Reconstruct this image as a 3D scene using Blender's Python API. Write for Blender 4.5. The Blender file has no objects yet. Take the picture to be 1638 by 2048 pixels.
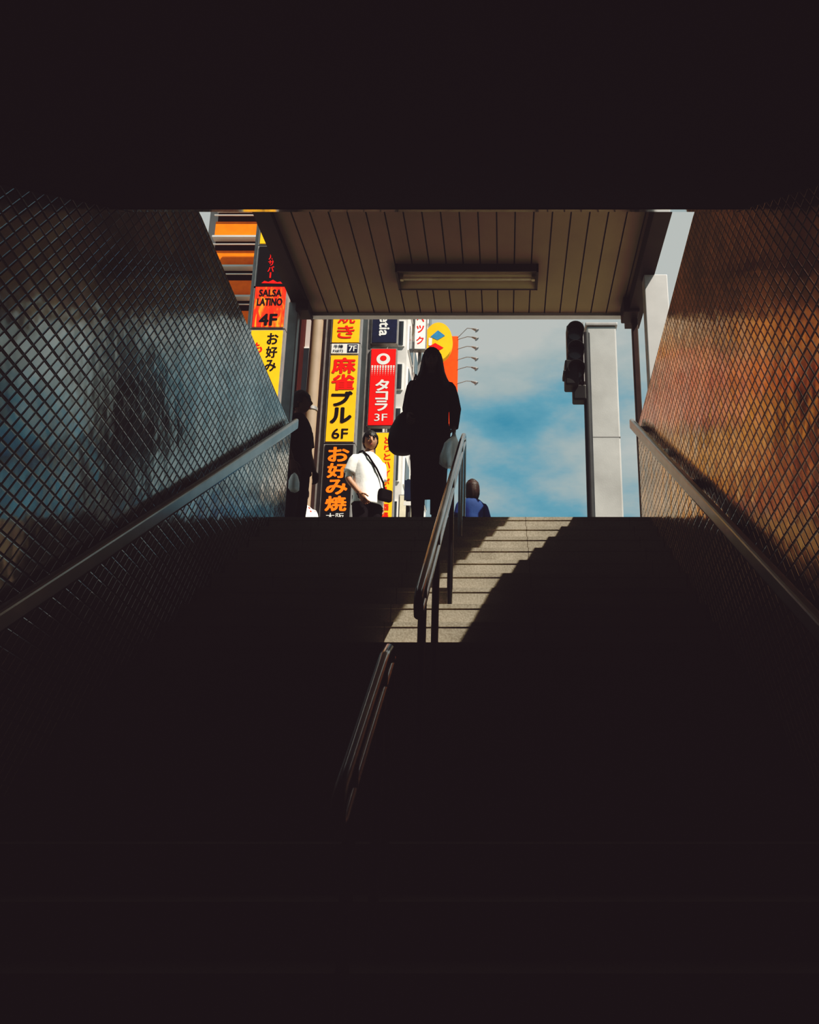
import bpy, math, random
from mathutils import Vector, Matrix, noise
random.seed(3)
sc = bpy.context.scene
COL = sc.collection

# ------------------------------------------------------------------ materials
def newmat(name):
    m = bpy.data.materials.new(name); m.use_nodes = True
    return m, m.node_tree, m.node_tree.nodes['Principled BSDF']

def mat(name, col, rough=0.6, metal=0.0, var=0.12, nscale=6.0, bump=0.0, bscale=60.0, spec=0.3, trans=0.0, alpha=1.0):
    m, nt, b = newmat(name)
    N = nt.nodes; L = nt.links
    tc = N.new('ShaderNodeTexCoord'); nz = N.new('ShaderNodeTexNoise')
    nz.inputs['Scale'].default_value = nscale; nz.inputs['Detail'].default_value = 5
    L.new(tc.outputs['Object'], nz.inputs['Vector'])
    r = N.new('ShaderNodeValToRGB')
    c = col
    r.color_ramp.elements[0].position = 0.3; r.color_ramp.elements[1].position = 0.7
    r.color_ramp.elements[0].color = (c[0]*(1-var), c[1]*(1-var), c[2]*(1-var), 1)
    r.color_ramp.elements[1].color = (min(1, c[0]*(1+var)), min(1, c[1]*(1+var)), min(1, c[2]*(1+var)), 1)
    L.new(nz.outputs['Fac'], r.inputs['Fac']); L.new(r.outputs['Color'], b.inputs['Base Color'])
    b.inputs['Roughness'].default_value = rough; b.inputs['Metallic'].default_value = metal
    b.inputs['Specular IOR Level'].default_value = spec
    b.inputs['Transmission Weight'].default_value = trans
    b.inputs['Alpha'].default_value = alpha
    if bump > 0:
        n2 = N.new('ShaderNodeTexNoise'); n2.inputs['Scale'].default_value = bscale; n2.inputs['Detail'].default_value = 6
        bp = N.new('ShaderNodeBump'); bp.inputs['Strength'].default_value = bump; bp.inputs['Distance'].default_value = 0.01
        L.new(tc.outputs['Object'], n2.inputs['Vector']); L.new(n2.outputs['Fac'], bp.inputs['Height'])
        L.new(bp.outputs['Normal'], b.inputs['Normal'])
    return m

def math_node(nt, op, a, b=None, clamp=False):
    n = nt.nodes.new('ShaderNodeMath'); n.operation = op; n.use_clamp = clamp
    for i, v in enumerate((a, b)):
        if v is None: continue
        if isinstance(v, (int, float)): n.inputs[i].default_value = v
        else: nt.links.new(v, n.inputs[i])
    return n.outputs[0]

def lattice_metal(name, base):
    m, nt, b = newmat(name)
    N = nt.nodes; L = nt.links
    tc = N.new('ShaderNodeTexCoord'); sp = N.new('ShaderNodeSeparateXYZ'); L.new(tc.outputs['Object'], sp.inputs[0])
    # rhombic tiles laid along the slope of the stairs
    zs = math_node(nt, 'SUBTRACT', sp.outputs['Z'], math_node(nt, 'MULTIPLY', sp.outputs['Y'], 0.6157))
    y = math_node(nt, 'DIVIDE', sp.outputs['Y'], 0.108); z = math_node(nt, 'DIVIDE', zs, 0.084)
    a = math_node(nt, 'ADD', y, z); c = math_node(nt, 'SUBTRACT', y, z)
    pa = math_node(nt, 'PINGPONG', a, 0.5); pc = math_node(nt, 'PINGPONG', c, 0.5)
    mn = math_node(nt, 'MINIMUM', pa, pc)
    mr = N.new('ShaderNodeMapRange'); mr.interpolation_type = 'SMOOTHSTEP'
    mr.inputs['From Min'].default_value = 0.02; mr.inputs['From Max'].default_value = 0.12
    L.new(mn, mr.inputs['Value'])
    fa = math_node(nt, 'FLOOR', a); fc = math_node(nt, 'FLOOR', c)
    cb = N.new('ShaderNodeCombineXYZ'); L.new(fa, cb.inputs[0]); L.new(fc, cb.inputs[1])
    wn = N.new('ShaderNodeTexWhiteNoise'); L.new(cb.outputs[0], wn.inputs['Vector'])
    nz = N.new('ShaderNodeTexNoise'); nz.inputs['Scale'].default_value = 1.1; nz.inputs['Detail'].default_value = 4
    L.new(tc.outputs['Object'], nz.inputs['Vector'])
    v = math_node(nt, 'MULTIPLY_ADD', wn.outputs['Value'], 0.35); v.node.inputs[2].default_value = 0.7
    v2 = math_node(nt, 'MULTIPLY', v, nz.outputs['Fac']); v3 = math_node(nt, 'MULTIPLY', v2, 2.0)
    g = math_node(nt, 'MULTIPLY_ADD', mr.outputs[0], 0.85); g.node.inputs[2].default_value = 0.15
    f = math_node(nt, 'MULTIPLY', v3, g)
    mx = N.new('ShaderNodeVectorMath'); mx.operation = 'SCALE'; mx.inputs[0].default_value = base
    L.new(f, mx.inputs['Scale']); L.new(mx.outputs[0], b.inputs['Base Color'])
    b.inputs['Metallic'].default_value = 0.95
    rr = math_node(nt, 'MULTIPLY_ADD', nz.outputs['Fac'], 0.16); rr.node.inputs[2].default_value = 0.08
    L.new(rr, b.inputs['Roughness'])
    n3 = N.new('ShaderNodeTexNoise'); n3.inputs['Scale'].default_value = 5.0; n3.inputs['Detail'].default_value = 2
    L.new(tc.outputs['Object'], n3.inputs['Vector'])
    hsum = math_node(nt, 'ADD', mr.outputs[0], math_node(nt, 'MULTIPLY', n3.outputs['Fac'], 2.2))
    bp = N.new('ShaderNodeBump'); bp.inputs['Strength'].default_value = 0.6; bp.inputs['Distance'].default_value = 0.005
    L.new(hsum, bp.inputs['Height']); L.new(bp.outputs['Normal'], b.inputs['Normal'])
    return m

def stone_mat():
    m, nt, b = newmat('granite_step'); N = nt.nodes; L = nt.links
    tc = N.new('ShaderNodeTexCoord'); sp = N.new('ShaderNodeSeparateXYZ'); L.new(tc.outputs['Object'], sp.inputs[0])
    nz = N.new('ShaderNodeTexNoise'); nz.inputs['Scale'].default_value = 90; nz.inputs['Detail'].default_value = 8
    n2 = N.new('ShaderNodeTexNoise'); n2.inputs['Scale'].default_value = 3; n2.inputs['Detail'].default_value = 6
    L.new(tc.outputs['Object'], nz.inputs['Vector']); L.new(tc.outputs['Object'], n2.inputs['Vector'])
    s = math_node(nt, 'ADD', math_node(nt, 'MULTIPLY', nz.outputs['Fac'], 0.6), math_node(nt, 'MULTIPLY', n2.outputs['Fac'], 0.5))
    r = N.new('ShaderNodeValToRGB'); r.color_ramp.elements[0].position = 0.35; r.color_ramp.elements[1].position = 0.75
    r.color_ramp.elements[0].color = (0.21, 0.185, 0.15, 1); r.color_ramp.elements[1].color = (0.43, 0.385, 0.315, 1)
    L.new(s, r.inputs['Fac'])
    xx = math_node(nt, 'SUBTRACT', sp.outputs['X'], 0.18)
    pp = math_node(nt, 'PINGPONG', xx, 0.45)
    jt = math_node(nt, 'LESS_THAN', pp, 0.003)
    mx = N.new('ShaderNodeMix'); mx.data_type = 'RGBA'
    L.new(jt, mx.inputs[0]); L.new(r.outputs['Color'], mx.inputs[6]); mx.inputs[7].default_value = (0.13, 0.11, 0.09, 1)
    L.new(mx.outputs[2], b.inputs['Base Color']); b.inputs['Roughness'].default_value = 0.8
    bp = N.new('ShaderNodeBump'); bp.inputs['Strength'].default_value = 0.25; bp.inputs['Distance'].default_value = 0.004
    L.new(nz.outputs['Fac'], bp.inputs['Height']); L.new(bp.outputs['Normal'], b.inputs['Normal'])
    return m

def flame_mat():
    m, nt, b = newmat('flame_print'); N = nt.nodes; L = nt.links
    tc = N.new('ShaderNodeTexCoord'); mp = N.new('ShaderNodeMapping'); mp.inputs['Scale'].default_value = (5, 1, 1.3)
    L.new(tc.outputs['Object'], mp.inputs['Vector'])
    nz = N.new('ShaderNodeTexNoise'); nz.inputs['Scale'].default_value = 1.6; nz.inputs['Detail'].default_value = 4
    nz.inputs['Distortion'].default_value = 1.0
    L.new(mp.outputs[0], nz.inputs['Vector'])
    r = N.new('ShaderNodeValToRGB'); cr = r.color_ramp
    cr.elements[0].position = 0.38; cr.elements[0].color = (0.75, 0.03, 0.01, 1)
    cr.elements[1].position = 0.68; cr.elements[1].color = (0.95, 0.45, 0.04, 1)
    e = cr.elements.new(0.52); e.color = (0.85, 0.06, 0.01, 1)
    L.new(nz.outputs['Fac'], r.inputs['Fac']); L.new(r.outputs['Color'], b.inputs['Base Color'])
    b.inputs['Roughness'].default_value = 0.5
    return m

M = dict(
 stone=stone_mat(),
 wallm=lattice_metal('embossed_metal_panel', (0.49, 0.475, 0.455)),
 wallr=lattice_metal('embossed_metal_sign_reflection', (0.78, 0.48, 0.27)),  # right wall metal; orange glow of the reflected signs is put into its base colour
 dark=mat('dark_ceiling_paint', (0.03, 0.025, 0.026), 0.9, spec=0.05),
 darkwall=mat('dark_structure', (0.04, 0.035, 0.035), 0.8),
 floor=mat('floor_tile', (0.12, 0.10, 0.10), 0.8, bump=0.1),
 steel=mat('stainless_steel', (0.50, 0.50, 0.51), 0.22, 1.0, 0.05),
 polish=mat('polished_steel_trim', (0.75, 0.75, 0.76), 0.06, 1.0, 0.03, 3.0),
 brush=mat('brushed_rail', (0.46, 0.46, 0.46), 0.33, 0.95, 0.08),
 slat=mat('soffit_panel', (0.27, 0.21, 0.15), 0.55, 0, 0.06, 2),
 beam=mat('dark_bronze_beam', (0.05, 0.035, 0.03), 0.45, 0.3),
 fixture=mat('fixture_enamel', (0.42, 0.36, 0.26), 0.5, 0, 0.03),
 tube=mat('lamp_glass_off', (0.50, 0.45, 0.36), 0.3),
 colm=mat('painted_steel_column', (0.45, 0.44, 0.43), 0.45, 0.2, 0.05),
 street=mat('street_paving', (0.30, 0.28, 0.26), 0.85, 0, 0.15, 3, 0.2),
 yellow=mat('yellow_sign', (0.93, 0.50, 0.02), 0.55, 0, 0.04),
 white=mat('white_sign', (0.74, 0.72, 0.68), 0.5, 0, 0.04),
 red=mat('red_sign', (0.80, 0.02, 0.015), 0.5, 0, 0.04),
 orange=mat('orange_sign', (0.95, 0.22, 0.01), 0.5, 0, 0.10),
 ored=mat('orange_red_board', (0.90, 0.10, 0.012), 0.5, 0, 0.08),
 black=mat('black_sign', (0.012, 0.010, 0.012), 0.5),
 navy=mat('navy_sign', (0.02, 0.03, 0.06), 0.5),
 blue=mat('blue_mark', (0.05, 0.22, 0.42), 0.5),
 cream=mat('cream_board', (0.62, 0.56, 0.42), 0.6),
 frame=mat('sign_frame', (0.30, 0.28, 0.27), 0.45, 0.5),
 facade=mat('pale_pink_tile', (0.50, 0.43, 0.40), 0.7, 0, 0.1, 1.2),
 facade2=mat('white_tile', (0.56, 0.54, 0.51), 0.7, 0, 0.1, 1.2),
 dkred=mat('dark_red_facade', (0.06, 0.015, 0.012), 0.6),
 glass=mat('window_glass_dark', (0.05, 0.06, 0.07), 0.12, 0, 0.1, 2, spec=0.6),
 pole=mat('beige_pole', (0.30, 0.22, 0.155), 0.6, 0, 0.08, 3),
 sigblk=mat('signal_housing', (0.018, 0.016, 0.016), 0.5),
 sigpole=mat('signal_pole', (0.045, 0.045, 0.048), 0.5, 0.2),
 conc=mat('grey_post_paint', (0.36, 0.355, 0.34), 0.7, 0, 0.14, 2.2, 0.1),
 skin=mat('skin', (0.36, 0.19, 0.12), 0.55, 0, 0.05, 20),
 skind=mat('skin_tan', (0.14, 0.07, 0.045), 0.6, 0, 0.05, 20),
 lip=mat('lips', (0.30, 0.09, 0.07), 0.5),
 eyew=mat('eye_white', (0.45, 0.42, 0.40), 0.3), eyeb=mat('eye_iris', (0.02, 0.012, 0.01), 0.2),
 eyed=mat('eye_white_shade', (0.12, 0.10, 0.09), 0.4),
 hair=mat('black_hair', (0.010, 0.008, 0.008), 0.5, 0, 0.3, 30, 0.4, 120),
 hairb=mat('brown_hair', (0.028, 0.015, 0.012), 0.5, 0, 0.3, 30, 0.4, 120),
 tee=mat('white_cotton', (0.74, 0.72, 0.68), 0.8, 0, 0.06, 8, 0.5, 14),
 blk=mat('black_cloth', (0.012, 0.010, 0.011), 0.85, 0, 0.1, 8, 0.4, 14, spec=0.1),
 nvy=mat('blue_cloth', (0.018, 0.04, 0.12), 0.8, 0, 0.1, 8, 0.4, 14),
 dkp=mat('dark_trousers', (0.018, 0.015, 0.018), 0.85, 0, 0.1, 8, 0.3, 14, spec=0.1),
 leather=mat('black_leather', (0.014, 0.010, 0.010), 0.5, spec=0.2),
 plastic=mat('plastic_bag_film', (0.90, 0.90, 0.89), 0.3, 0, 0.1, 10, 0.6, 12, spec=0.6, trans=0.35, alpha=0.75),
 flame=flame_mat(),
)
def redpattern():
    m, nt, b = newmat('red_white_print'); N = nt.nodes; L = nt.links
    tc = N.new('ShaderNodeTexCoord'); v = N.new('ShaderNodeTexVoronoi'); v.inputs['Scale'].default_value = 14
    L.new(tc.outputs['Object'], v.inputs['Vector'])
    r = N.new('ShaderNodeValToRGB'); r.color_ramp.interpolation = 'CONSTANT'
    r.color_ramp.elements[0].color = (0.7, 0.05, 0.03, 1); r.color_ramp.elements[1].position = 0.3
    r.color_ramp.elements[1].color = (0.72, 0.68, 0.62, 1)
    L.new(v.outputs['Distance'], r.inputs['Fac']); L.new(r.outputs['Color'], b.inputs['Base Color'])
    b.inputs['Roughness'].default_value = 0.8
    return m
M['print'] = redpattern()

# ------------------------------------------------------------------ helpers
def empty(name, loc=(0, 0, 0), rz=0.0):
    e = bpy.data.objects.new(name, None); e.location = loc; e.rotation_euler = (0, 0, rz)
    e.empty_display_size = 0.2; COL.objects.link(e); return e

def meshobj(name, verts, faces, material, parent=None, smooth=False, mats=None, idx=None):
    me = bpy.data.meshes.new(name); me.from_pydata([tuple(v) for v in verts], [], faces); me.validate(); me.update()
    o = bpy.data.objects.new(name, me); COL.objects.link(o)
    for mm in (mats or [material]): me.materials.append(mm)
    if idx:
        for p, i in zip(me.polygons, idx): p.material_index = i
    if smooth:
        for p in me.polygons: p.use_smooth = True
    if parent: o.parent = parent
    return o

BF = [(0, 3, 2, 1), (4, 5, 6, 7), (0, 1, 5, 4), (1, 2, 6, 5), (2, 3, 7, 6), (3, 0, 4, 7)]
def boxgeo(x0, x1, y0, y1, z0, z1):
    return [(x0, y0, z0), (x1, y0, z0), (x1, y1, z0), (x0, y1, z0), (x0, y0, z1), (x1, y0, z1), (x1, y1, z1), (x0, y1, z1)]
def box(name, x0, x1, y0, y1, z0, z1, m, parent=None, bevel=0.0):
    o = meshobj(name, boxgeo(x0, x1, y0, y1, z0, z1), BF, m, parent)
    if bevel:
        b = o.modifiers.new('Bevel', 'BEVEL'); b.width = bevel; b.segments = 2
    return o
class Geo:
    def __init__(s): s.v = []; s.f = []; s.i = []
    def add(s, v, f, i=0):
        n = len(s.v); s.v += [tuple(a) for a in v]; s.f += [tuple(k + n for k in q) for q in f]; s.i += [i] * len(f)
    def box(s, *a, i=0): s.add(boxgeo(*a), BF, i)
    def obj(s, name, mats, parent=None, smooth=False): return meshobj(name, s.v, s.f, None, parent, smooth, mats, s.i)

def extr_x(name, pts, x0, x1, m, parent=None):
    n = len(pts); v = [(x0, p[0], p[1]) for p in pts] + [(x1, p[0], p[1]) for p in pts]
    f = [(i, (i + 1) % n, (i + 1) % n + n, i + n) for i in range(n)]
    f += [tuple(range(n - 1, -1, -1)), tuple(range(n, 2 * n))]
    o = meshobj(name, v, f, m, parent)
    import bmesh
    bm = bmesh.new(); bm.from_mesh(o.data); bmesh.ops.recalc_face_normals(bm, faces=bm.faces); bm.to_mesh(o.data); bm.free()
    return o

def tube(name, pts, r, m, parent=None, cyclic=False, res=5):
    cu = bpy.data.curves.new(name, 'CURVE'); cu.dimensions = '3D'; cu.bevel_depth = r; cu.bevel_resolution = res; cu.use_fill_caps = True
    s = cu.splines.new('POLY'); s.points.add(len(pts) - 1)
    for i, p in enumerate(pts): s.points[i].co = (*p, 1)
    s.use_cyclic_u = cyclic; s.use_smooth = True
    cu.materials.append(m)
    o = bpy.data.objects.new(name, cu); COL.objects.link(o)
    if parent: o.parent = parent
    return o

def loft(pts, radii, n=20, ref=(1, 0, 0), cap=True, a0=0.0, a1=2 * math.pi, fold=0.0, fk=7, seed=0.0):
    pts = [Vector(p) for p in pts]; ref = Vector(ref); V = []; F = []
    closed = abs((a1 - a0) - 2 * math.pi) < 1e-6
    m = n if closed else n + 1
    for k, p in enumerate(pts):
        T = (pts[min(k + 1, len(pts) - 1)] - pts[max(k - 1, 0)]).normalized()
        S = ref - T * T.dot(ref)
        if S.length < 1e-3: S = Vector((0, 1, 0)) - T * T.y
        S.normalize(); B = T.cross(S)
        a, b = radii[k] if isinstance(radii[k], tuple) else (radii[k], radii[k])
        for j in range(m):
            th = a0 + (a1 - a0) * j / n
            w = 1 + fold * math.sin(fk * th + seed + k * 0.7) * (k / len(pts))
            V.append(p + S * (a * w * math.cos(th)) + B * (b * w * math.sin(th)))
    for k in range(len(pts) - 1):
        for j in range(n if closed else n):
            j2 = (j + 1) % m if closed else j + 1
            F.append((k * m + j, k * m + j2, (k + 1) * m + j2, (k + 1) * m + j))
    if cap and closed:
        F.append(tuple(range(m - 1, -1, -1))); F.append(tuple(range((len(pts) - 1) * m, len(pts) * m)))
    return V, F

# lettering -----------------------------------------------------------------
def text_mesh(s):
    cu = bpy.data.curves.new('t', 'FONT'); cu.body = s; cu.size = 1; cu.resolution_u = 3
    o = bpy.data.objects.new('t', cu); COL.objects.link(o)
    bpy.context.view_layer.update()
    dg = bpy.context.evaluated_depsgraph_get()
    me = bpy.data.meshes.new_from_object(o.evaluated_get(dg))
    v = [(p.co.x, p.co.y) for p in me.vertices]; f = [tuple(p.vertices) for p in me.polygons]
    bpy.data.objects.remove(o); bpy.data.curves.remove(cu); bpy.data.meshes.remove(me)
    return v, f

def lettering(parent, y, items, mats):
    """items: (string, cx, cz, w, h, mat index, rot deg, bold) fitted into w x h, facing -Y"""
    g = Geo()
    for it in items:
        s, cx, cz, w, h, mi = it[:6]; rot = it[6] if len(it) > 6 else 0; bold = it[7] if len(it) > 7 else 0.012
        v, f = text_mesh(s)
        if not v: continue
        a = math.radians(rot); v = [(x * math.cos(a) - q * math.sin(a), x * math.sin(a) + q * math.cos(a)) for x, q in v]
        x0 = min(p[0] for p in v); x1 = max(p[0] for p in v); z0 = min(p[1] for p in v); z1 = max(p[1] for p in v)
        sx = w / max(1e-4, x1 - x0); sz = h / max(1e-4, z1 - z0)
        B = bold * max(w if len(s) == 1 else h, h)
        for k, (ox, oz) in enumerate(((0, 0), (B, 0), (-B, 0), (0, B * .8), (0, -B * .8), (B * .7, B * .6), (-B * .7, B * .6), (B * .7, -B * .6), (-B * .7, -B * .6))):
            g.add([(cx + ox + (p[0] - (x0 + x1) / 2) * sx, y - 0.0004 * k, cz + oz + (p[1] - (z0 + z1) / 2) * sz) for p in v], f, mi)
    return g.obj('lettering', mats, parent)

def disc(name, cx, cz, y, rx, rz, m, parent, n=48, a0=0, a1=360):
    v = []
    for j in range(n):
        a = math.radians(a0 + (a1 - a0) * j / n); v.append((cx + rx * math.cos(a), y, cz + rz * math.sin(a)))
    return meshobj(name, v, [tuple(range(n))], m, parent)

def sign_panel(parent, name, x0, x1, y, z0, z1, m, d=0.25):
    box(name + '_frame', x0 - 0.04, x1 + 0.04, y, y + d, z0 - 0.03, z1 + 0.03, M['frame'], parent)
    box(name, x0, x1, y - 0.02, y, z0, z1, m, parent)

# ------------------------------------------------------------------ world + lights
w = bpy.data.worlds.new('World'); sc.world = w; w.use_nodes = True
nt = w.node_tree; N = nt.nodes; L = nt.links; bg = N['Background']
tc = N.new('ShaderNodeTexCoord'); sp = N.new('ShaderNodeSeparateXYZ'); L.new(tc.outputs['Generated'], sp.inputs[0])
mp = N.new('ShaderNodeMapping'); mp.inputs['Scale'].default_value = (1.0, 1.0, 2.2); mp.inputs['Rotation'].default_value = (0, 0.25, 0.3)
mp.inputs['Location'].default_value = (0.35, 0.1, 0.0)
L.new(tc.outputs['Generated'], mp.inputs['Vector'])
nz = N.new('ShaderNodeTexNoise'); nz.inputs['Scale'].default_value = 3.2; nz.inputs['Detail'].default_value = 7; nz.inputs['Roughness'].default_value = 0.55
L.new(mp.outputs[0], nz.inputs['Vector'])
zg = math_node(nt, 'MULTIPLY_ADD', sp.outputs['Z'], 1.7); zg.node.inputs[2].default_value = -0.78
fac = math_node(nt, 'ADD', math_node(nt, 'MULTIPLY', nz.outputs['Fac'], 1.5), zg)
r = N.new('ShaderNodeValToRGB'); cr = r.color_ramp
cr.elements[0].position = 0.28; cr.elements[0].color = (0.07, 0.27, 0.40, 1)
cr.elements[1].position = 0.72; cr.elements[1].color = (0.50, 0.53, 0.51, 1)
e = cr.elements.new(0.43); e.color = (0.17, 0.37, 0.47, 1)
e = cr.elements.new(0.57); e.color = (0.37, 0.46, 0.47, 1)
L.new(fac, r.inputs['Fac']); L.new(r.outputs['Color'], bg.inputs['Color']); bg.inputs['Strength'].default_value = 1.0

sl = bpy.data.lights.new('sun', 'SUN'); sl.energy = 9.0; sl.angle = math.radians(0.5); sl.color = (1.0, 0.93, 0.82)
so = bpy.data.objects.new('sun', sl); COL.objects.link(so); so.location = (6, -4, 14)
so.rotation_euler = Vector((-0.575, 0.40, -1)).to_track_quat('-Z', 'Y').to_euler()

# ------------------------------------------------------------------ camera
P = math.radians(17.5)
cd = bpy.data.cameras.new('camera'); cam = bpy.data.objects.new('camera', cd); COL.objects.link(cam)
cam.location = (0, 0, 0); cam.rotation_euler = (math.pi / 2 + P, 0, 0)
cd.sensor_fit = 'VERTICAL'; cd.sensor_height = 24; cd.lens = 24 * 1800 / 2048; cd.shift_x = -191 / 2048
cd.clip_start = 0.05; cd.clip_end = 500
sc.camera = cam

# ------------------------------------------------------------------ staircase
XL, XR = -2.05, 1.27
Y0, Z0, RS, GO, NS = 7.47, 2.31, 0.165, 0.268, 23
YE = 7.98
pts = []
for k in range(NS):
    y = Y0 - GO * k; z = Z0 - RS * k
    pts += [(y, z)] if k else [(YE, z), (y, z)]
    pts += [(y + 0.0, z - 0.028), (y + 0.004, z - 0.031), (y + 0.004, z - RS)]
FZ = Z0 - RS * NS
pts += [(Y0 - GO * (NS - 1) + 0.004, FZ - 0.3), (YE, FZ - 0.3)]
extr_x('staircase', pts, XL + 0.002, XR - 0.002, M['stone'])
box('floor', XL + 0.002, XR - 0.002, -9, Y0 - GO * (NS - 1), FZ - 0.25, FZ, M['floor'])
box('street', -40, 40, YE + 0.002, 80, Z0 - 0.3, Z0, M['street'])
box('pavement', -40, XL - 0.32, -9, YE, Z0 - 0.3, Z0, M['street'])
box('pavement', XR + 0.32, 40, -9, YE, Z0 - 0.3, Z0, M['street'])

# walls
wall = [(-9, FZ - 0.2), (YE, FZ - 0.2), (YE, 3.36), (5.2, 3.73), (5.12, 3.73), (4.30, 3.55), (4.21, 3.55), (4.21, 3.05), (0.9, 1.045), (-9, 1.045)]  # unseen drop of the top above the lintel is shaped for the sun patch
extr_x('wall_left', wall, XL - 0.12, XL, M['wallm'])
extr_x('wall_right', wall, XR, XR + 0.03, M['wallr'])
box('wall_back', XL, XR, -9.2, -9, FZ - 0.2, 1.04, M['darkwall'])
for i, (a, b) in enumerate(((XL - 0.12, XL), (XR, XR + 0.03))):
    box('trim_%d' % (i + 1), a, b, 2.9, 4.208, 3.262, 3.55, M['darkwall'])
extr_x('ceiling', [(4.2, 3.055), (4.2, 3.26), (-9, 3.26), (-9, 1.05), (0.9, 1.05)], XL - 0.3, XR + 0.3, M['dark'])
# polished edge strip on the sloping soffit
sl_ = (3.055 - 1.05) / 3.3
extr_x('trim_3', [(4.21, 3.055 + .01 * sl_ - .003), (4.21, 3.055 + .01 * sl_ - .009), (4.08, 3.055 - .12 * sl_ - .009), (4.08, 3.055 - .12 * sl_ - .003)], XL + 0.002, XR - 0.002, M['polish'])

# ------------------------------------------------------------------ handrails
def nose(y): return 0.6157 * (y - Y0) + Z0
def wall_rail(x0, x1, sgn):
    e = empty('handrail')
    ya, yb = 0.2, 7.93
    off = 0.80
    prof = [(ya, nose(ya) + off - 0.065), (yb, nose(yb) + off - 0.065), (yb, nose(yb) + off + 0.045), (ya, nose(ya) + off + 0.045)]
    o = extr_x('rail_band', prof, x0, x1, M['brush'], e)
    b = o.modifiers.new('Bevel', 'BEVEL'); b.width = 0.018; b.segments = 3
    for k in range(8):
        y = 0.7 + k * 1.0; z = nose(y) + off - 0.02
        xa, xb = (XL + 0.001, x0 + 0.01) if sgn < 0 else (x1 - 0.01, XR - 0.001)
        box('bracket_%d' % k, xa, xb, y - 0.02, y + 0.02, z - 0.04, z + 0.02, M['steel'], e)
    return e
wall_rail(XL + 0.035, XL + 0.085, -1)
wall_rail(XR - 0.085, XR - 0.035, 1)

def center_rail(y_lo, y_hi, x, posts, sep=0.10):
    e = empty('handrail'); H = 0.80; R = 0.021
    top = []
    zt = nose(y_hi) + H
    yp = y_hi + 0.11
    base = Z0 if y_hi > 7.3 else Z0 - RS * (math.floor((Y0 - yp) / GO) + 1)
    top += [(x, yp, base), (x, yp, zt - 0.10)]
    for a in (20, 45, 70): top.append((x, yp - 0.11 * (1 - math.cos(math.radians(a))), zt - 0.10 + 0.10 * math.sin(math.radians(a)) + 0.01))
    for k in range(1, 12):
        y = y_hi + (y_lo - y_hi) * k / 11; top.append((x, y, nose(y) + H))
    zl = nose(y_lo) + H
    top += [(x, y_lo - 0.035, zl - 0.035), (x, y_lo - 0.04, zl - 0.07), (x, y_lo - 0.02, zl - sep - 0.01)]
    for k in range(0, 12):
        y = y_lo + 0.03 + (y_hi + 0.10 - y_lo) * k / 11; top.append((x, y, nose(y) + H - sep))
    tube('rails', top, R, M['steel'], e)
    for i, y in enumerate(posts):
        step = math.floor((Y0 - y) / GO) + 1; zf = Z0 - RS * max(0, step)
        tube('post_%d' % i, [(x, y, zf), (x, y, nose(y) + H - 0.01)], 0.019, M['steel'], e)
        tube('flange_%d' % i, [(x, y, zf), (x, y, zf + 0.012)], 0.045, M['steel'], e)
    return e
center_rail(3.78, 7.36, -0.365, [7.0, 5.83, 4.64, 3.92])
center_rail(2.45, 3.24, -0.425, [3.15, 2.6])

# ------------------------------------------------------------------ canopy
can = empty('entrance_canopy')
g = Geo(); xa, xb = -2.03, 1.26; x = xa; wS = 0.163
while x < xb:
    g.box(x + 0.006, min(x + wS - 0.006, xb), 2.8, 8.44, 4.855, 4.875); x += wS
g.obj('soffit_slats', [M['slat']], can)
box('roof_slab', -2.18, 1.41, 2.78, 8.5, 4.875, 5.02, M['beam'], can)
box('side_beam_1', -2.18, -2.03, 2.8, 8.46, 4.80, 4.876, M['beam'], can)
box('side_beam_2', 1.26, 1.41, 2.8, 8.46, 4.69, 4.876, M['beam'], can)
box('front_edge', -2.18, 1.37, 8.42, 8.50, 4.825, 4.876, M['colm'], can)
box('column_1', -2.20, -2.10, 8.10, 8.20, Z0 + .002, 4.80, M['frame'], can, 0.008)
box('column_2', 1.31, 1.53, 7.42, 7.56, Z0 + .002, 4.69, M['colm'], can, 0.008)
box('column_3', -2.20, -2.06, 2.82, 2.96, 3.262, 4.80, M['frame'], can, 0.008)
box('column_4', 1.31, 1.41, 2.82, 2.96, 3.262, 4.69, M['frame'], can, 0.008)
box('bracket_arm', 1.20, 1.36, 8.05, 8.30, 4.66, 4.83, M['beam'], can, 0.01)
box('column_5', 1.30, 1.36, 8.20, 8.28, Z0 + .002, 4.70, M['beam'], can, 0.008)
box('bracket_arm_2', -2.12, -1.99, 8.05, 8.25, 4.68, 4.80, M['beam'], can, 0.01)
# lamp fitting
lf = empty('fluorescent_ceiling_light')
fx0, fx1, fy0, fy1 = -1.05, 0.32, 7.50, 7.84
g = Geo()
g.box(fx0, fx1, fy0, fy0 + 0.015, 4.775, 4.856); g.box(fx0, fx1, fy1 - 0.015, fy1, 4.775, 4.856)
g.box(fx0, fx0 + 0.02, fy0, fy1, 4.775, 4.856); g.box(fx1 - 0.02, fx1, fy0, fy1, 4.775, 4.856)
g.obj('housing_rim', [M['beam']], lf)
v = [(fx0 + .02, fy0 + .015, 4.78), (fx1 - .02, fy0 + .015, 4.78), (fx1 - .02, fy0 + .12, 4.84), (fx0 + .02, fy0 + .12, 4.84),
     (fx0 + .02, fy1 - .12, 4.84), (fx1 - .02, fy1 - .12, 4.84), (fx1 - .02, fy1 - .015, 4.78), (fx0 + .02, fy1 - .015, 4.78)]
meshobj('reflector', v, [(0, 1, 2, 3), (3, 2, 5, 4), (4, 5, 6, 7)], M['fixture'], lf)
tube('lamp_tube', [(fx0 + 0.05, 7.67, 4.80), (fx1 - 0.05, 7.67, 4.80)], 0.016, M['tube'], lf)
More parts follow.
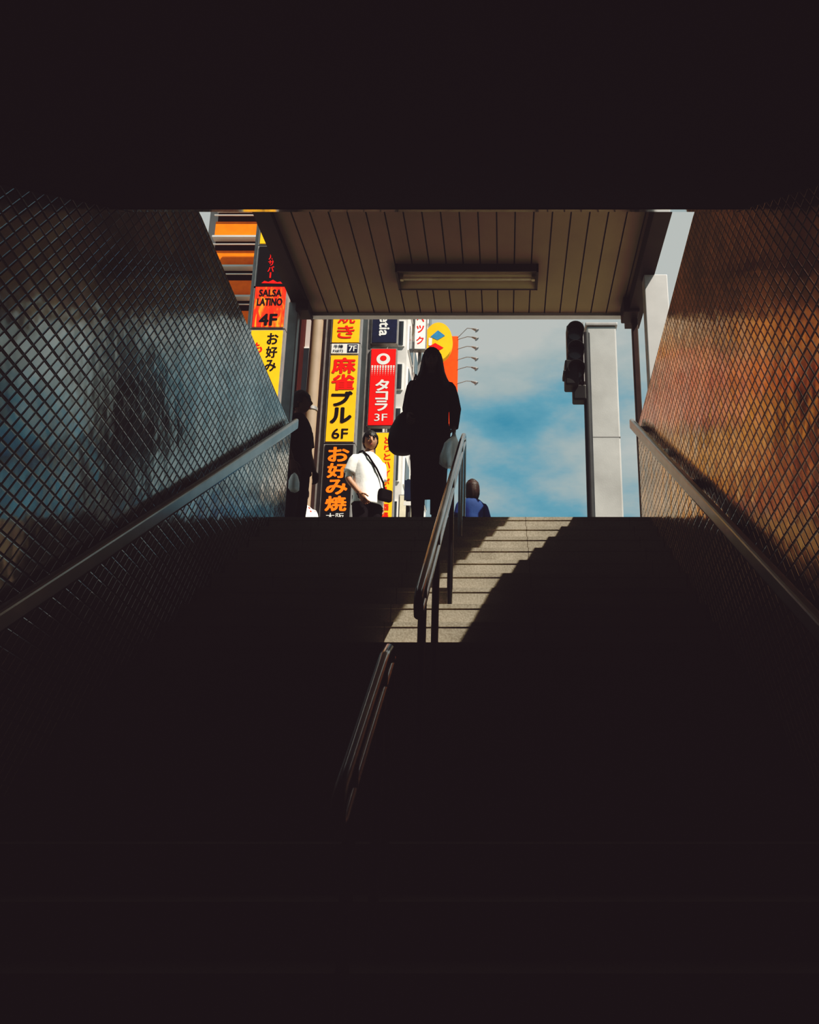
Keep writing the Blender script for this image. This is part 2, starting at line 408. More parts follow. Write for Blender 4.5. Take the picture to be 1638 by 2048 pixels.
for i, xx in enumerate((fx0 + 0.03, fx1 - 0.06)):
    box('lamp_holder_%d' % i, xx, xx + 0.03, 7.65, 7.69, 4.78, 4.845, M['fixture'], lf)

# ------------------------------------------------------------------ buildings
def windows_front(g, x0, x1, y, z0, z1, nx, dz, i_frame=1, i_glass=2):
    z = z0
    while z + dz * 0.7 < z1:
        for k in range(nx):
            wx = (x1 - x0) / nx; a = x0 + wx * (k + 0.15); b = x0 + wx * (k + 0.85)
            g.box(a - .05, b + .05, y - 0.06, y, z - .05, z + dz * 0.55 + .05, i=i_frame)
            g.box(a, b, y - 0.08, y - 0.02, z, z + dz * 0.55, i=i_glass)
        z += dz
def windows_side(g, x, y0, y1, z0, z1, ny, dz, i_frame=1, i_glass=2):
    z = z0
    while z + dz * 0.7 < z1:
        for k in range(ny):
            wy = (y1 - y0) / ny; a = y0 + wy * (k + 0.15); b = y0 + wy * (k + 0.85)
            g.box(x, x + 0.05, a - .05, b + .05, z - .05, z + dz * 0.55 + .05, i=i_frame)
            g.box(x + 0.02, x + 0.07, a, b, z, z + dz * 0.55, i=i_glass)
        z += dz
mats3 = [M['facade'], M['white'], M['glass']]
g = Geo(); g.box(-7.15, -5.3, 19.2, 28, Z0, 17.5, i=0)
z = 4.0
while z < 17:
    g.box(-7.15, -5.95, 19.08, 19.2, z, z + 0.42, i=1)
    g.box(-7.18, -5.92, 19.0, 19.2, z - 0.07, z - 0.02, i=2)
    g.box(-7.18, -5.92, 19.0, 19.04, z + 0.55, z + 0.57, i=2)
    z += 0.83
g.obj('office_building', [M['dkred'], M['orange'], M['facade2']])
g = Geo(); g.box(-8.2, -4.75, 21.4, 26.0, Z0, 19, i=0); windows_side(g, -4.75, 21.5, 26, 3.6, 18.5, 3, 1.6); windows_front(g, -8.2, -5.0, 21.4, 3.6, 18.5, 3, 3)
g.obj('office_building', mats3)
g = Geo(); g.box(-9.0, -3.70, 30.5, 40.0, Z0, 26, i=0); windows_side(g, -3.70, 30.5, 40, 3.6, 25, 5, 1.8); windows_front(g, -5.0, -3.75, 30.5, 3.6, 25, 2, 1.8)
g.obj('office_building', [M['facade2'], M['white'], M['glass']])
g = Geo(); g.box(-30, -9.5, 34, 50, Z0, 16, i=0); windows_front(g, -30, -9.5, 34, 4, 15, 9, 3)
g.obj('office_building', mats3)

# utility pole
pe = empty('utility_pole')
tube('shaft', [(-4.78, 20.3, Z0), (-4.74, 20.3, 15.0)], 0.15, M['pole'], pe, res=8)
for i, z in enumerate((9.0, 11.5)): tube('band_%d' % i, [(-4.755, 20.3, z), (-4.755, 20.3, z + 0.08)], 0.165, M['frame'], pe)

# ------------------------------------------------------------------ signs
A = empty('vertical_shop_sign')
ax0, ax1, ay = -5.67, -4.97, 18.0
sign_panel(A, 'yellow_panel', ax0, ax1, ay, 12.18, 14.6, M['yellow'])
sign_panel(A, 'dark_panel', ax0, ax1, ay, 11.05, 12.10, M['black'])
sign_panel(A, 'flame_panel', ax0, ax1, ay, 10.02, 11.04, M['flame'])
sign_panel(A, 'yellow_panel_low', ax0, ax1, ay, 6.6, 9.93, M['yellow'])
c = (ax0 + ax1) / 2
it = []
for i, ch in enumerate('サルサバー'):
    it.append((ch, c - 0.04, 11.98 - i * 0.16, 0.14 if ch != 'ー' else 0.03, 0.14, 0, 90 if ch == 'ー' else 0, .04))
for i, ch in enumerate('ラスコ'):
    it.append((ch, c + 0.18, 11.84 - i * 0.16, 0.13, 0.13, 0, 0, .04))
it += [('SALSA', c, 10.88, 0.50, 0.17, 1, 0, .04), ('LATINO', c, 10.65, 0.56, 0.18, 1, 0, .04), ('4F', c, 10.20, 0.38, 0.28, 1, 0, 0.05)]
for i, ch in enumerate('お好み'): it.append((ch, c + 0.14, 9.72 - i * 0.33, 0.24, 0.27, 1, 0, .03))
for i, ch in enumerate('もんじゃ焼'): it.append((ch, c - 0.18, 9.50 - i * 0.33, 0.20, 0.24, 0, 0, .03))
lettering(A, ay - 0.022, it, [M['red'], M['black'], M['white']])
sv = []
for i in range(7):
    a = 0.25 + i * 0.4; sv.append((c + 0.26 * math.cos(a), ay - 0.024, 11.10 + 0.12 * math.sin(a) * (1 if i % 2 else .55)))
meshobj('stand_in_mark', sv, [tuple(range(7))], M['red'], A)
box('mast', ax0 - 0.14, ax0 - 0.02, ay + .08, ay + 0.2, Z0, 14.6, M['frame'], A)

B = empty('vertical_shop_sign'); bx0, bx1, by = -4.50, -3.80, 21.0; c = (bx0 + bx1) / 2
sign_panel(B, 'yellow_panel_top', bx0, bx1, by, 11.24, 13.9, M['yellow'])
sign_panel(B, 'floor_label', bx0, bx1, by, 10.92, 11.20, M['white'])
sign_panel(B, 'yellow_panel', bx0, bx1, by, 8.47, 10.86, M['yellow'])
sign_panel(B, 'black_panel', bx0, bx1, by, 6.1, 8.38, M['black'])
box('label_patch', c + 0.06, bx1 - 0.02, by - 0.024, by - 0.02, 10.94, 11.18, M['navy'], B)
it = []
for ch, z in zip('お好み焼き', (13.55, 13.1, 12.65, 11.98, 11.54)): it.append((ch, c, z, 0.44, 0.36, 0, 0, .02))
it += [('牛陣', c - 0.17, 11.12, 0.24, 0.10, 3), ('PART2', c - 0.17, 10.99, 0.26, 0.07, 3), ('7F', c + 0.20, 11.06, 0.20, 0.16, 2, 0, .03)]
it += [('麻', c, 10.57, 0.58, 0.42, 0, 0, .035), ('雀', c, 10.10, 0.56, 0.42, 0, 0, .035), ('ブ', c, 9.64, 0.50, 0.38, 1, 0, .05), ('ル', c, 9.18, 0.50, 0.40, 1, 0, .05), ('6F', c, 8.68, 0.40, 0.27, 1, 0, .015)]
for ch, z in zip('お好み焼', (8.12, 7.69, 7.26, 6.83)): it.append((ch, c, z, 0.50, 0.37, 4, 0, .04))
it.append(('大阪', c, 6.50, 0.44, 0.17, 2))
lettering(B, by - 0.026, it, [M['red'], M['black'], M['white'], M['navy'], M['orange']])
box('mast', bx0 - 0.2, bx0 - 0.06, by + .08, by + 0.3, Z0, 13.9, M['frame'], B)

C = empty('vertical_shop_sign'); cx0, cx1, cy = -4.91, -4.01, 29.8; c = (cx0 + cx1) / 2
sign_panel(C, 'dark_panel', cx0, cx1, cy, 15.95, 18.6, M['navy'])
sign_panel(C, 'red_panel', cx0, cx1, cy, 12.65, 15.68, M['red'])
lettering(C, cy - 0.024, [('Gretia', c, 16.95, 0.38, 1.45, 2, -90), ('タ', c, 14.22, 0.46, 0.42, 2, 0, .05), ('コ', c, 13.80, 0.42, 0.32, 2, 0, .05), ('ラ', c, 13.40, 0.42, 0.38, 2, 0, .05), ('3F', c, 12.95, 0.46, 0.28, 2, 0, .01)],
          [M['red'], M['black'], M['white']])
disc('stand_in_mark', c, 15.27, cy - 0.024, 0.25, 0.23, M['white'], C); disc('stand_in_mark_inner', c, 15.30, cy - 0.028, 0.12, 0.11, M['red'], C)
g = Geo()
for a in range(9):
    for b in range(6):
        x_, z_ = cx0 + 0.06 + a * 0.098, 14.98 - b * 0.07; s_ = 0.040 - b * 0.006
        g.add([(x_ + s_ * math.cos(q * 1.047), cy - 0.024, z_ + s_ * math.sin(q * 1.047)) for q in range(6)], [tuple(range(6))])
g.obj('dot_fade', [M['white']], C)
box('mast', cx0 - 0.2, cx0 - 0.06, cy + .08, cy + 0.5, Z0, 18.6, M['frame'], C)

E = empty('vertical_shop_sign'); ex0, ex1, ey = -3.85, -3.30, 25.0; c = (ex0 + ex1) / 2
sign_panel(E, 'yellow_panel', ex0, ex1, ey, 6.4, 10.36, M['yellow'])
it = []
for i, ch in enumerate('とりとハイボール酒場'):
    it.append((ch, c + 0.08, 10.12 - i * 0.262, 0.20 if ch != 'ー' else 0.04, 0.2, 0, 90 if ch == 'ー' else 0, .02))
it.append(('1F', c - 0.05, 7.35, 0.34, 0.26, 0, 0, .03))
lettering(E, ey - 0.024, it, [M['red']])
box('mast', ex0 - 0.2, ex0 - 0.06, ey + .08, ey + 0.2, Z0, 10.4, M['frame'], E)
D = empty('vertical_shop_sign')
sign_panel(D, 'white_panel', -3.58, -3.16, 32.0, 16.85, 20.4, M['white'])
it = [(ch, -3.37, z, 0.28, 0.32, 0, 0, .03) for ch, z in zip('シンペック', (19.2, 18.7, 18.2, 17.72, 17.22))]
lettering(D, 31.976, it, [M['red']])
box('mast', -3.46, -3.34, 32.26, 32.38, Z0, 20.0, M['frame'], D)
OV = empty('oval_sign')
gv = []; n = 64
for yy in (32.95, 33.2):
    for j in range(n):
        a = 2 * math.pi * j / n; gv.append((-2.73 + 0.58 * math.cos(a), yy, 17.70 + 0.86 * math.sin(a)))
meshobj('board', gv, [(j, (j + 1) % n, (j + 1) % n + n, j + n) for j in range(n)] + [tuple(range(n)), tuple(range(2 * n - 1, n - 1, -1))], M['yellow'], OV)
meshobj('mark_blue', [(-3.05, 32.94, 17.9), (-2.75, 32.94, 18.2), (-2.45, 32.94, 17.95), (-2.75, 32.94, 17.75)], [(0, 1, 2, 3)], M['blue'], OV)
meshobj('mark_red', [(-3.1, 32.94, 17.45), (-2.85, 32.94, 17.62), (-2.5, 32.94, 17.4), (-2.8, 32.94, 17.2)], [(0, 1, 2, 3)], M['red'], OV)
meshobj('mark_white', [(-3.12, 32.94, 17.85), (-2.98, 32.94, 17.85), (-2.98, 32.94, 17.5), (-3.12, 32.94, 17.5)], [(0, 1, 2, 3)], M['white'], OV)
box('mast', -2.80, -2.66, 33.0, 33.14, Z0, 16.9, M['frame'], OV)
RB = empty('red_billboard')
box('board', -2.62, -1.98, 34.0, 34.3, 14.5, 18.5, M['ored'], RB)
box('mast', -2.54, -2.38, 34.08, 34.24, Z0, 14.5, M['frame'], RB)
for i, z in enumerate((18.75, 18.35, 17.9, 17.4, 16.95, 16.3)):
    tube('lamp_arm_%d' % i, [(-1.98, 34.0, min(z, 18.45)), (-1.6, 33.95, z + 0.10), (-1.28, 33.9, z + 0.05)], 0.018, M['frame'], RB)
    vv, ff = loft([(-1.40, 33.9, z + 0.06), (-1.22, 33.9, z), (-1.18, 33.9, z - 0.05)], [0.03, 0.07, 0.10], 12); meshobj('lamp_head_%d' % i, vv, ff, M['frame'], RB)
CB = empty('small_signboard'); sign_panel(CB, 'board', -2.95, -2.60, 24.0, 7.0, 8.05, M['cream'], 0.1)
box('post', -2.80, -2.74, 24.0, 24.06, Z0, 7.0, M['frame'], CB)

sp_ = empty('bollard_sign_pole')
tube('shaft', [(-1.15, 10.2, Z0), (-1.15, 10.2, 3.62)], 0.03, M['sigpole'], sp_)
box('plate', -1.20, -1.10, 10.15, 10.17, 3.35, 3.60, M['navy'], sp_); box('plate_white', -1.20, -1.10, 10.14, 10.15, 3.28, 3.33, M['white'], sp_)

# ------------------------------------------------------------------ traffic signal and post
ts = empty('traffic_signal')
tube('pole', [(1.055, 10.5, Z0), (1.055, 10.5, 5.75)], 0.05, M['sigpole'], ts, res=8)
g = Geo(); g.box(0.80, 1.00, 10.38, 10.62, 4.98, 5.84); g.obj('housing', [M['sigblk']], ts).modifiers.new('b', 'BEVEL').width = 0.03
for i, z in enumerate((5.68, 5.41, 5.14)):
    vv, ff = loft([(0.90, 10.40, z), (0.90, 10.22, z - 0.01)], [0.11, 0.11], 20, cap=False, a0=math.radians(-30), a1=math.radians(210))
    o = meshobj('visor_%d' % i, vv, ff, M['sigblk'], ts); o.modifiers.new('s', 'SOLIDIFY').thickness = 0.008
    vv, ff = loft([(0.90, 10.39, z), (0.90, 10.375, z)], [0.095, 0.09], 20); meshobj('lens_%d' % i, vv, ff, M['glass'], ts)
box('edge_rim', 1.0, 1.012, 10.36, 10.62, 5.0, 5.84, M['frame'], ts)
box('clamp_1', 0.98, 1.08, 10.46, 10.54, 5.62, 5.68, M['sigblk'], ts); box('clamp_2', 0.98, 1.08, 10.46, 10.54, 5.05, 5.11, M['sigblk'], ts)
box('pedestrian_head', 0.76, 0.93, 10.30, 10.55, 4.93, 5.28, M['sigblk'], ts, 0.02)
box('pedestrian_visor', 0.735, 0.77, 10.28, 10.5, 5.06, 5.12, M['sigblk'], ts, 0.01)
box('pedestrian_arm', 0.90, 1.06, 10.46, 10.54, 4.98, 5.04, M['sigblk'], ts)
box('control_box', 0.86, 1.03, 10.38, 10.56, 4.76, 4.97, M['sigblk'], ts, 0.02)
gp = empty('grey_post')
box('shaft', 1.12, 1.52, 11.0, 11.35, Z0, 6.14, M['conc'], gp, 0.02)
box('cap', 1.10, 1.54, 10.98, 11.37, 6.14, 6.19, M['frame'], gp, 0.01)
box('band', 1.117, 1.523, 10.997, 11.353, 4.50, 4.51, M['frame'], gp)

# ------------------------------------------------------------------ people
def sphere(c, r, nu=24, nv=16, fn=None):
    V = []; F = []
    for i in range(nv + 1):
        ph = math.pi * i / nv
        for j in range(nu):
            th = 2 * math.pi * j / nu
            u = Vector((math.sin(ph) * math.cos(th), math.sin(ph) * math.sin(th), math.cos(ph)))
            p = Vector((u.x * r[0], u.y * r[1], u.z * r[2]))
            if fn: p = fn(u, p)
            V.append(Vector(c) + p)
    for i in range(nv):
        for j in range(nu):
            F.append((i * nu + j, (i + 1) * nu + j, (i + 1) * nu + (j + 1) % nu, i * nu + (j + 1) % nu))
    return V, F

def ga(u, c, s): return math.exp(-((u - Vector(c)).length ** 2) / (2 * s * s))
def headfn(u, p):
    q = p.copy()
    if u.z < 0:
        q.x *= 1 - 0.30 * (-u.z) ** 1.6; q.y = q.y * (1 - 0.18 * (-u.z) ** 1.5) - (0.012 * (-u.z))
    n = 0.024 * ga(u, (0, -0.99, -0.14), 0.11) + 0.010 * ga(u, (0, -0.98, 0.06), 0.10)
    n += 0.008 * ga(u, (0, -0.86, -0.48), 0.14) + 0.009 * ga(u, (0, -0.62, -0.80), 0.18)
    n -= 0.010 * (ga(u, (0.34, -0.92, 0.05), 0.14) + ga(u, (-0.34, -0.92, 0.05), 0.14))
    n += 0.005 * (ga(u, (0.34, -0.88, 0.26), 0.14) + ga(u, (-0.34, -0.88, 0.26), 0.14))
    q.y -= n
    return q

def hand_geo(wr, d, side, palm, curl=35, s=1.0):
    G = Geo(); d = d.normalized(); side = (side - d * side.dot(d)).normalized(); palm = d.cross(side) if palm.dot(d.cross(side)) > 0 else side.cross(d)
    v, f = loft([wr - d * .015, wr + d * .012 * s, wr + d * .045 * s, wr + d * .082 * s, wr + d * .094 * s],
                [(.024 * s, .019 * s), (.030 * s, .018 * s), (.040 * s, .016 * s), (.040 * s, .013 * s), (.034 * s, .009 * s)], 14, ref=side); G.add(v, f)
    for k, (o, ln) in enumerate(((0.029, .072), (0.010, .082), (-0.010, .076), (-0.028, .060))):
        p = wr + d * .086 * s + side * o * s; pts = [p - d * .012 * s, p]; ang = 0
        for seg, fr in enumerate((0.45, 0.32, 0.23)):
            ang += math.radians(curl * (0.7 if seg == 0 else 1.0))
            dirv = d * math.cos(ang) + palm * math.sin(ang); p = p + dirv * ln * fr * s; pts.append(p)
        v, f = loft(pts, [.0095 * s, .0095 * s, .0088 * s, .0078 * s, .0055 * s], 8, ref=side); G.add(v, f)
    p = wr + d * .025 * s + side * .028 * s
    t1 = (d * .7 + side * .65 + palm * .35).normalized(); t2 = (d * .9 + side * .15 + palm * .5).normalized()
    v, f = loft([p - t1 * .012, p, p + t1 * .032 * s, p + t1 * .032 * s + t2 * .026 * s, p + t1 * .032 * s + t2 * .040 * s], [.012 * s, .013 * s, .011 * s, .0095 * s, .006 * s], 8); G.add(v, f)
    return G

def figure(name, loc, yaw, H, P_, top, bottom, skin, hairm, hair='short', sleeve='short', head_yaw=0, head_tilt=0, long_top=False, female=False, eye='eyew'):
    e = empty(name, loc, math.radians(yaw)); k = H / 1.70
    e.scale = (k, k, k)
    sw = 0.160 if female else 0.180
    J = {'pel': (0, 0, .93), 'wai': (0, 0, 1.07), 'che': (0, .005, 1.26), 'nb': (0, .012, 1.41), 'nk': (0, .005, 1.49), 'hd': (0, -.002, 1.56)}
    J['sl'] = (sw, 0.01, 1.355); J['sr'] = (-sw, 0.01, 1.355)
    J['el'] = P_.get('el', (sw + .05, .03, 1.10)); J['wl'] = P_.get('wl', (sw + .05, -.04, .86))
    J['er'] = P_.get('er', (-sw - .05, .03, 1.10)); J['wr'] = P_.get('wr', (-sw - .05, -.04, .86))
    J['hl'] = (.09, 0, .88); J['hr'] = (-.09, 0, .88)
    J['kl'] = P_.get('kl', (.10, -.02, .49)); J['al'] = P_.get('al', (.105, .02, .09))
    J['kr'] = P_.get('kr', (-.10, -.02, .49)); J['ar'] = P_.get('ar', (-.105, .02, .09))
    R = dict(pel=.125, wai=.11, che=.12, nb=.060, nk=.048, hd=.05, sl=.052, sr=.052, el=.042, er=.042, wl=.027, wr=.027, hl=.085, hr=.085, kl=.055, kr=.055, al=.038, ar=.038)
    E_ = [('pel', 'wai', 0), ('wai', 'che', 0), ('che', 'nb', 0), ('nb', 'nk', 2), ('nk', 'hd', 2), ('che', 'sl', 0), ('sl', 'el', 1), ('el', 'wl', 2 if sleeve == 'short' else 1),
          ('che', 'sr', 0), ('sr', 'er', 1), ('er', 'wr', 2 if sleeve == 'short' else 1), ('pel', 'hl', 3), ('hl', 'kl', 3), ('kl', 'al', 3), ('pel', 'hr', 3), ('hr', 'kr', 3), ('kr', 'ar', 3)]
    names = list(J); me = bpy.data.meshes.new('body')
    me.from_pydata([J[n] for n in names], [(names.index(a), names.index(b)) for a, b, _ in E_], []); me.update()
    o = bpy.data.objects.new('body', me); COL.objects.link(o)
    o.modifiers.new('Skin', 'SKIN'); ss = o.modifiers.new('Sub', 'SUBSURF'); ss.levels = 2
    for i, n in enumerate(names):
        me.skin_vertices[0].data[i].radius = (R[n], R[n]); me.skin_vertices[0].data[i].use_root = (n == 'pel')
    bpy.context.view_layer.update(); dg = bpy.context.evaluated_depsgraph_get()
    nm = bpy.data.meshes.new_from_object(o.evaluated_get(dg)); o.modifiers.clear(); o.data = nm
    nm.materials.clear()
    for mm in (top, top, skin, bottom): nm.materials.append(mm)
    for p in nm.polygons:
        c_ = p.center; best = 9; bi = 0
        for a, b, lab in E_:
            A_, B_ = Vector(J[a]), Vector(J[b]); ab = B_ - A_; t = max(0, min(1, (c_ - A_).dot(ab) / ab.length_squared)); dd = (c_ - A_ - ab * t).length
            if dd < best: best = dd; bi = lab
        p.material_index = bi; p.use_smooth = True
    o.parent = e
    # clothes
    G = Geo(); fw = 0.92 if female else 1.0
    if long_top: rings = [(1.450, .056, .052), (1.432, .085, .064), (1.410, .13, .078), (1.38, .165, .092), (1.33, .192, .108), (1.25, .20, .13), (1.08, .185, .13), (.95, .185, .145), (.80, .19, .15), (.66, .185, .155), (.52, .175, .15), (.36, .165, .145), (.27, .16, .14)]
    else: rings = [(1.450, .060, .055), (1.432, .088, .066), (1.412, .13, .08), (1.385, .165, .092), (1.34, .193, .108), (1.25, .203, .122), (1.10, .185, .13), (.95, .185, .135), (.84, .192, .14), (.82, .193, .14)]
    v, f = loft([(0, .01 if z_ > 1.3 else 0, z_) for z_, a, b in rings], [(a * fw, b) for z_, a, b in rings], 36, cap=False, fold=0.05, fk=7); G.add(v, f)
    for s_, el, wr_ in (('sl', 'el', 'wl'), ('sr', 'er', 'wr')):
        S = Vector(J[s_]); El = Vector(J[el]); W = Vector(J[wr_]); sg = 1 if S.x > 0 else -1
        S0 = S + Vector((-sg * .035, 0, .008))
        if sleeve == 'short': pp = [S0, S + Vector((0, 0, -.015)), S.lerp(El, .15), S.lerp(El, .35), S.lerp(El, .65), S.lerp(El, .78)]; rr = [.034, .052, .060, .064, .066, .066]
        else: pp = [S0, S + Vector((0, 0, -.015)), S.lerp(El, .15), S.lerp(El, .5), El, El.lerp(W, .5), El.lerp(W, .95)]; rr = [.034, .052, .060, .062, .056, .048, .040]
        v, f = loft(pp, rr, 20, cap=False, fold=0.06, fk=5); G.add(v, f)
    o = G.obj('top', [top], e, True); o.modifiers.new('s', 'SOLIDIFY').thickness = 0.004
    G = Geo()
    v, f = loft([(0, 0, 1.0), (0, 0, .92), (0, 0, .84)], [(.16, .12), (.178, .13), (.175, .128)], 28); G.add(v, f)
    for h_, kn, an in (('hl', 'kl', 'al'), ('hr', 'kr', 'ar')):
        Hh = Vector(J[h_]); K = Vector(J[kn]); An = Vector(J[an])
        v, f = loft([Hh + Vector((0, 0, .03)), Hh.lerp(K, .3), Hh.lerp(K, .7), K, K.lerp(An, .4), K.lerp(An, .8), An], [.098, .092, .078, .068, .066, .06, .058], 20, cap=False, fold=0.06, fk=4); G.add(v, f)
    G.obj('trousers', [bottom], e, True)
    G = Geo()
    for an in ('al', 'ar'):
        a = Vector(J[an]); z_ = a.z - .05
        v, f = loft([(a.x, a.y + .07, z_ + .01), (a.x, a.y + .05, z_ + .01), (a.x, a.y - .02, z_ + .02), (a.x, a.y - .11, z_), (a.x, a.y - .17, z_ - .008), (a.x, a.y - .19, z_ - .01)],
                    [(.015, .02), (.036, .048), (.042, .055), (.047, .036), (.038, .028), (.014, .014)], 16); G.add(v, f)
    G.obj('shoes', [M['leather']], e, True)
    for tag, el, wr_, sg in (('hand_left', 'el', 'wl', 1), ('hand_right', 'er', 'wr', -1)):
        W = Vector(J[wr_]); d = P_.get('d' + wr_, (W - Vector(J[el])).normalized() * .8 + Vector((0, 0, -.3)))
        hg = hand_geo(W, Vector(d), Vector((-.2 * sg, -1, .1)), Vector((-sg, 0, 0)), P_.get('curl', 28)); hg.obj(tag, [skin], e, True)
    # head
    he = empty('head', (0, -.005, 1.585)); he.parent = e; he.rotation_euler = (math.radians(head_tilt), 0, math.radians(head_yaw))
    v, f = sphere((0, 0, 0), (.076, .096, .117), 56, 40, headfn); G = Geo(); G.add(v, f, 0)
    for sx in (-1, 1):
        v, f = sphere((sx * .077, .008, -.008), (.010, .020, .032), 12, 10); G.add(v, f, 0)
        v, f = sphere((sx * .029, -.0775, .006), (.0135, .0125, .0078), 14, 10); G.add(v, f, 1)
        v, f = sphere((sx * .029, -.0865, .006), (.0062, .005, .0062), 12, 8); G.add(v, f, 2)
        v, f = loft([(sx * .014, -.093, .026), (sx * .030, -.090, .031), (sx * .047, -.079, .025)], [.0022, .0035, .0018], 8, ref=(0, 0, 1)); G.add(v, f, 3)
        v, f = loft([(sx * .015, -.086, .012), (sx * .030, -.0900, .0145), (sx * .044, -.080, .010)], [.002, .0028, .002], 8, ref=(0, 0, 1)); G.add(v, f, 3)
    v, f = sphere((0, -.091, -.052), (.022, .008, .0045), 16, 8); G.add(v, f, 4)
    v, f = sphere((0, -.090, -.059), (.018, .008, .005), 16, 8); G.add(v, f, 4)
    G.obj('face', [skin, M[eye], M['eyeb'], hairm, M['lip']], he, True)
    # hair
    def hf(u, p):
        nn = noise.noise(Vector((u.x * 9, u.y * 9, u.z * 3)) + Vector((loc[0], 0, 0))) * .006
        return p * (1 + nn / .1)
    v, f = sphere((0, .010, .014), (.090, .106, .122), 56, 40, hf)
    keep = []
    for q in f:
        c_ = sum((v[i] for i in q), Vector()) / 4
        front = c_.y < -.035
        lim = (.038 + .012 * math.sin(c_.x * 160)) if front else (-.03 if c_.y < .01 else -.075)
        if abs(c_.x) < .05 and front: lim = .036 + .008 * math.sin(c_.x * 240)
        if c_.z > lim: keep.append(q)
    o = meshobj('hair', v, keep, hairm, he, True); o.modifiers.new('s', 'SOLIDIFY').thickness = 0.012
    if hair == 'long':
        v, f = loft([(0, .018, .075), (0, .020, .03), (0, .022, -.03), (0, .022, -.10), (0, .020, -.16), (0, .018, -.22), (0, .02, -.29), (0, .03, -.37), (0, .04, -.44)],
                    [(.084, .090), (.097, .098), (.106, .105), (.118, .115), (.140, .13), (.172, .145), (.195, .155), (.19, .15), (.15, .12)], 44, cap=False, a0=math.radians(128), a1=math.radians(412), fold=.05, fk=11)
        o = meshobj('hair_length', v, f, hairm, he, True); o.modifiers.new('s', 'SOLIDIFY').thickness = 0.014
    if hair == 'bob':
        v, f = loft([(0, .018, .075), (0, .020, .03), (0, .020, -.03), (0, .020, -.08), (0, .018, -.125), (0, .014, -.15)],
                    [(.084, .090), (.095, .097), (.100, .101), (.099, .100), (.088, .092), (.078, .08)], 44, cap=False, a0=math.radians(128), a1=math.radians(412), fold=.05, fk=11)
        o = meshobj('hair_length', v, f, hairm, he, True); o.modifiers.new('s', 'SOLIDIFY').thickness = 0.012
    return e

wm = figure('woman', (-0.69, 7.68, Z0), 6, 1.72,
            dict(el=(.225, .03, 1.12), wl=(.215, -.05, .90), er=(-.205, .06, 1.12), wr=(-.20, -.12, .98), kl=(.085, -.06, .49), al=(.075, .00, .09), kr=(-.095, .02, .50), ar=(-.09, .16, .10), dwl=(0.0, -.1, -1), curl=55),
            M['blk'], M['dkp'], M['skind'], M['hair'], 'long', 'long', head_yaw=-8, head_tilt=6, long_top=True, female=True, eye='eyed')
v, f = loft([(-.25, 0, .66), (-.25, 0, .69), (-.252, 0, .78), (-.25, 0, .88), (-.235, 0, .98), (-.225, 0, 1.02)], [(.085, .08), (.115, .12), (.125, .13), (.112, .12), (.08, .11), (.05, .09)], 24, fold=.06, fk=4)
meshobj('handbag', v, f, M['leather'], wm, True)
tube('handbag_strap', [(-.23, -.09, 1.0), (-.215, -.10, 1.15), (-.145, -.06, 1.41), (-.135, .03, 1.43), (-.20, .09, 1.2), (-.23, .09, 1.0)], .008, M['leather'], wm)
v, f = loft([(.215, -.08, .845), (.215, -.09, .79), (.205, -.12, .74), (.195, -.16, .68), (.185, -.18, .58), (.18, -.18, .50), (.18, -.18, .47)],
            [(.012, .010), (.025, .02), (.05, .04), (.075, .055), (.09, .065), (.085, .06), (.05, .035)], 36, fold=.22, fk=7)
pb = meshobj('plastic_bag', v, f, M['plastic'], wm, True)
mn = figure('man', (-1.57, 9.75, Z0), 45, 1.74, dict(er=(-.24, .06, 1.10), wr=(-.17, -.10, .90), el=(.23, .07, 1.12), wl=(.22, .02, .87), curl=35),
            M['tee'], M['dkp'], M['skin'], M['hair'], 'short', 'short', head_yaw=-30, head_tilt=4)
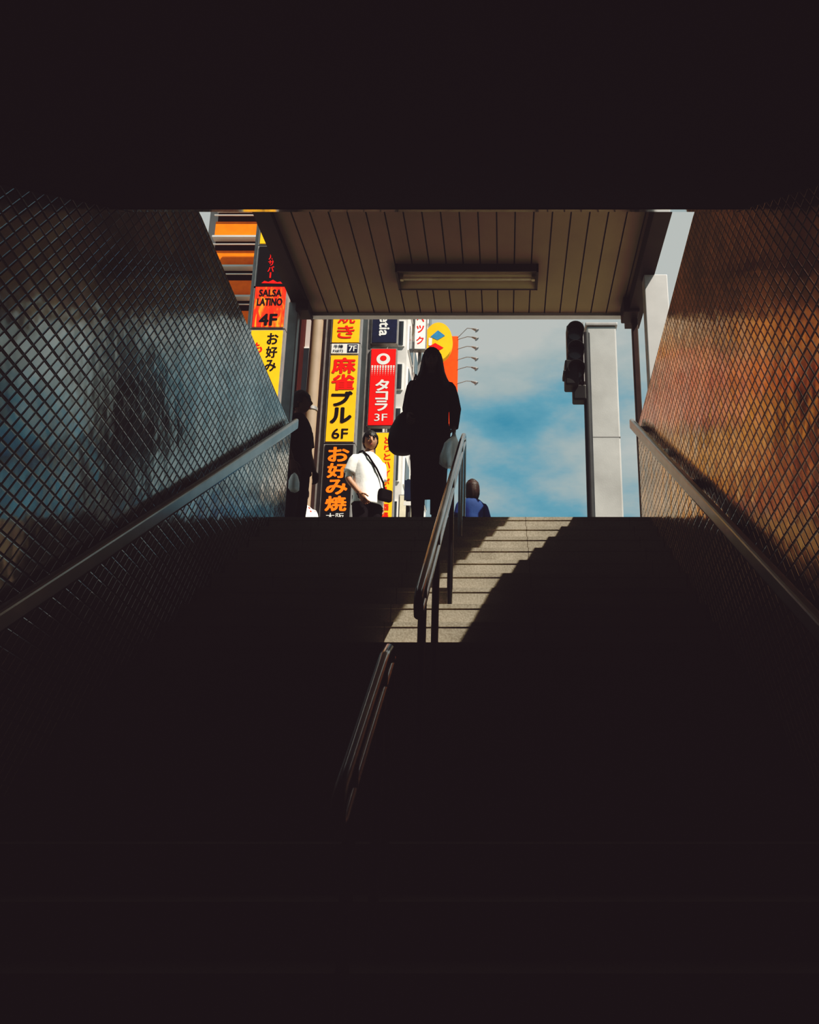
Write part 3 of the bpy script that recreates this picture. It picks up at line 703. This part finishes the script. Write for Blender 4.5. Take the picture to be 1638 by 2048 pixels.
tube('bag_strap', [(-.12, -.03, 1.432), (-.09, -.105, 1.36), (0, -.148, 1.22), (.10, -.145, 1.08), (.175, -.09, .97), (.205, 0, .93), (.16, .11, 1.02), (0, .15, 1.2), (-.10, .10, 1.38), (-.12, .02, 1.435)], .011, M['blk'], mn, cyclic=True)
box('crossbody_bag', .04, .20, -.20, -.13, .86, 1.0, M['blk'], mn, .02)
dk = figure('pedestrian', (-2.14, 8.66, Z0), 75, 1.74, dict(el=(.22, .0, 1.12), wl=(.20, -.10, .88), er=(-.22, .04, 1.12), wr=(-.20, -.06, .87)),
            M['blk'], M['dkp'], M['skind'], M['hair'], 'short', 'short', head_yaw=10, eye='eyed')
v, f = loft([(-.20, -.10, .74), (-.20, -.10, .71), (-.20, -.10, .65), (-.20, -.10, .57), (-.20, -.10, .55)], [(.012, .01), (.045, .03), (.07, .045), (.07, .045), (.04, .03)], 24, fold=.12, fk=5)
meshobj('white_bag', v, f, M['plastic'], dk, True)
figure('pedestrian', (-2.68, 11.3, Z0), 20, 1.60, {}, M['print'], M['dkp'], M['skin'], M['hairb'], 'short', 'short', female=True)
figure('pedestrian', (-0.43, 11.1, Z0), 200, 1.62, {}, M['nvy'], M['dkp'], M['skin'], M['hairb'], 'bob', 'short', female=True)

# curves -> meshes
bpy.context.view_layer.update(); dg = bpy.context.evaluated_depsgraph_get()
for o in [o for o in bpy.data.objects if o.type == 'CURVE']:
    nm = bpy.data.meshes.new_from_object(o.evaluated_get(dg))
    for p in nm.polygons: p.use_smooth = True
    n_ = bpy.data.objects.new('tmp', nm); COL.objects.link(n_); n_.parent = o.parent
    nme = o.name; bpy.data.objects.remove(o); n_.name = nme

# ------------------------------------------------------------------ film response
vs = sc.view_settings
vs.view_transform = 'Standard'; vs.look = 'None'
vs.use_curve_mapping = True
cm = vs.curve_mapping
def setc(i, lift):
    c = cm.curves[i]
    c.points[0].location = (0, lift); c.points[-1].location = (1, 1)
    for p in [(0.03, lift + 0.0055), (0.07, lift + 0.022), (0.14, 0.097), (0.30, 0.275)]: c.points.new(*p)
    for p in c.points: p.handle_type = 'VECTOR'
setc(0, 0.0110); setc(1, 0.0065); setc(2, 0.0082)
cm.update()
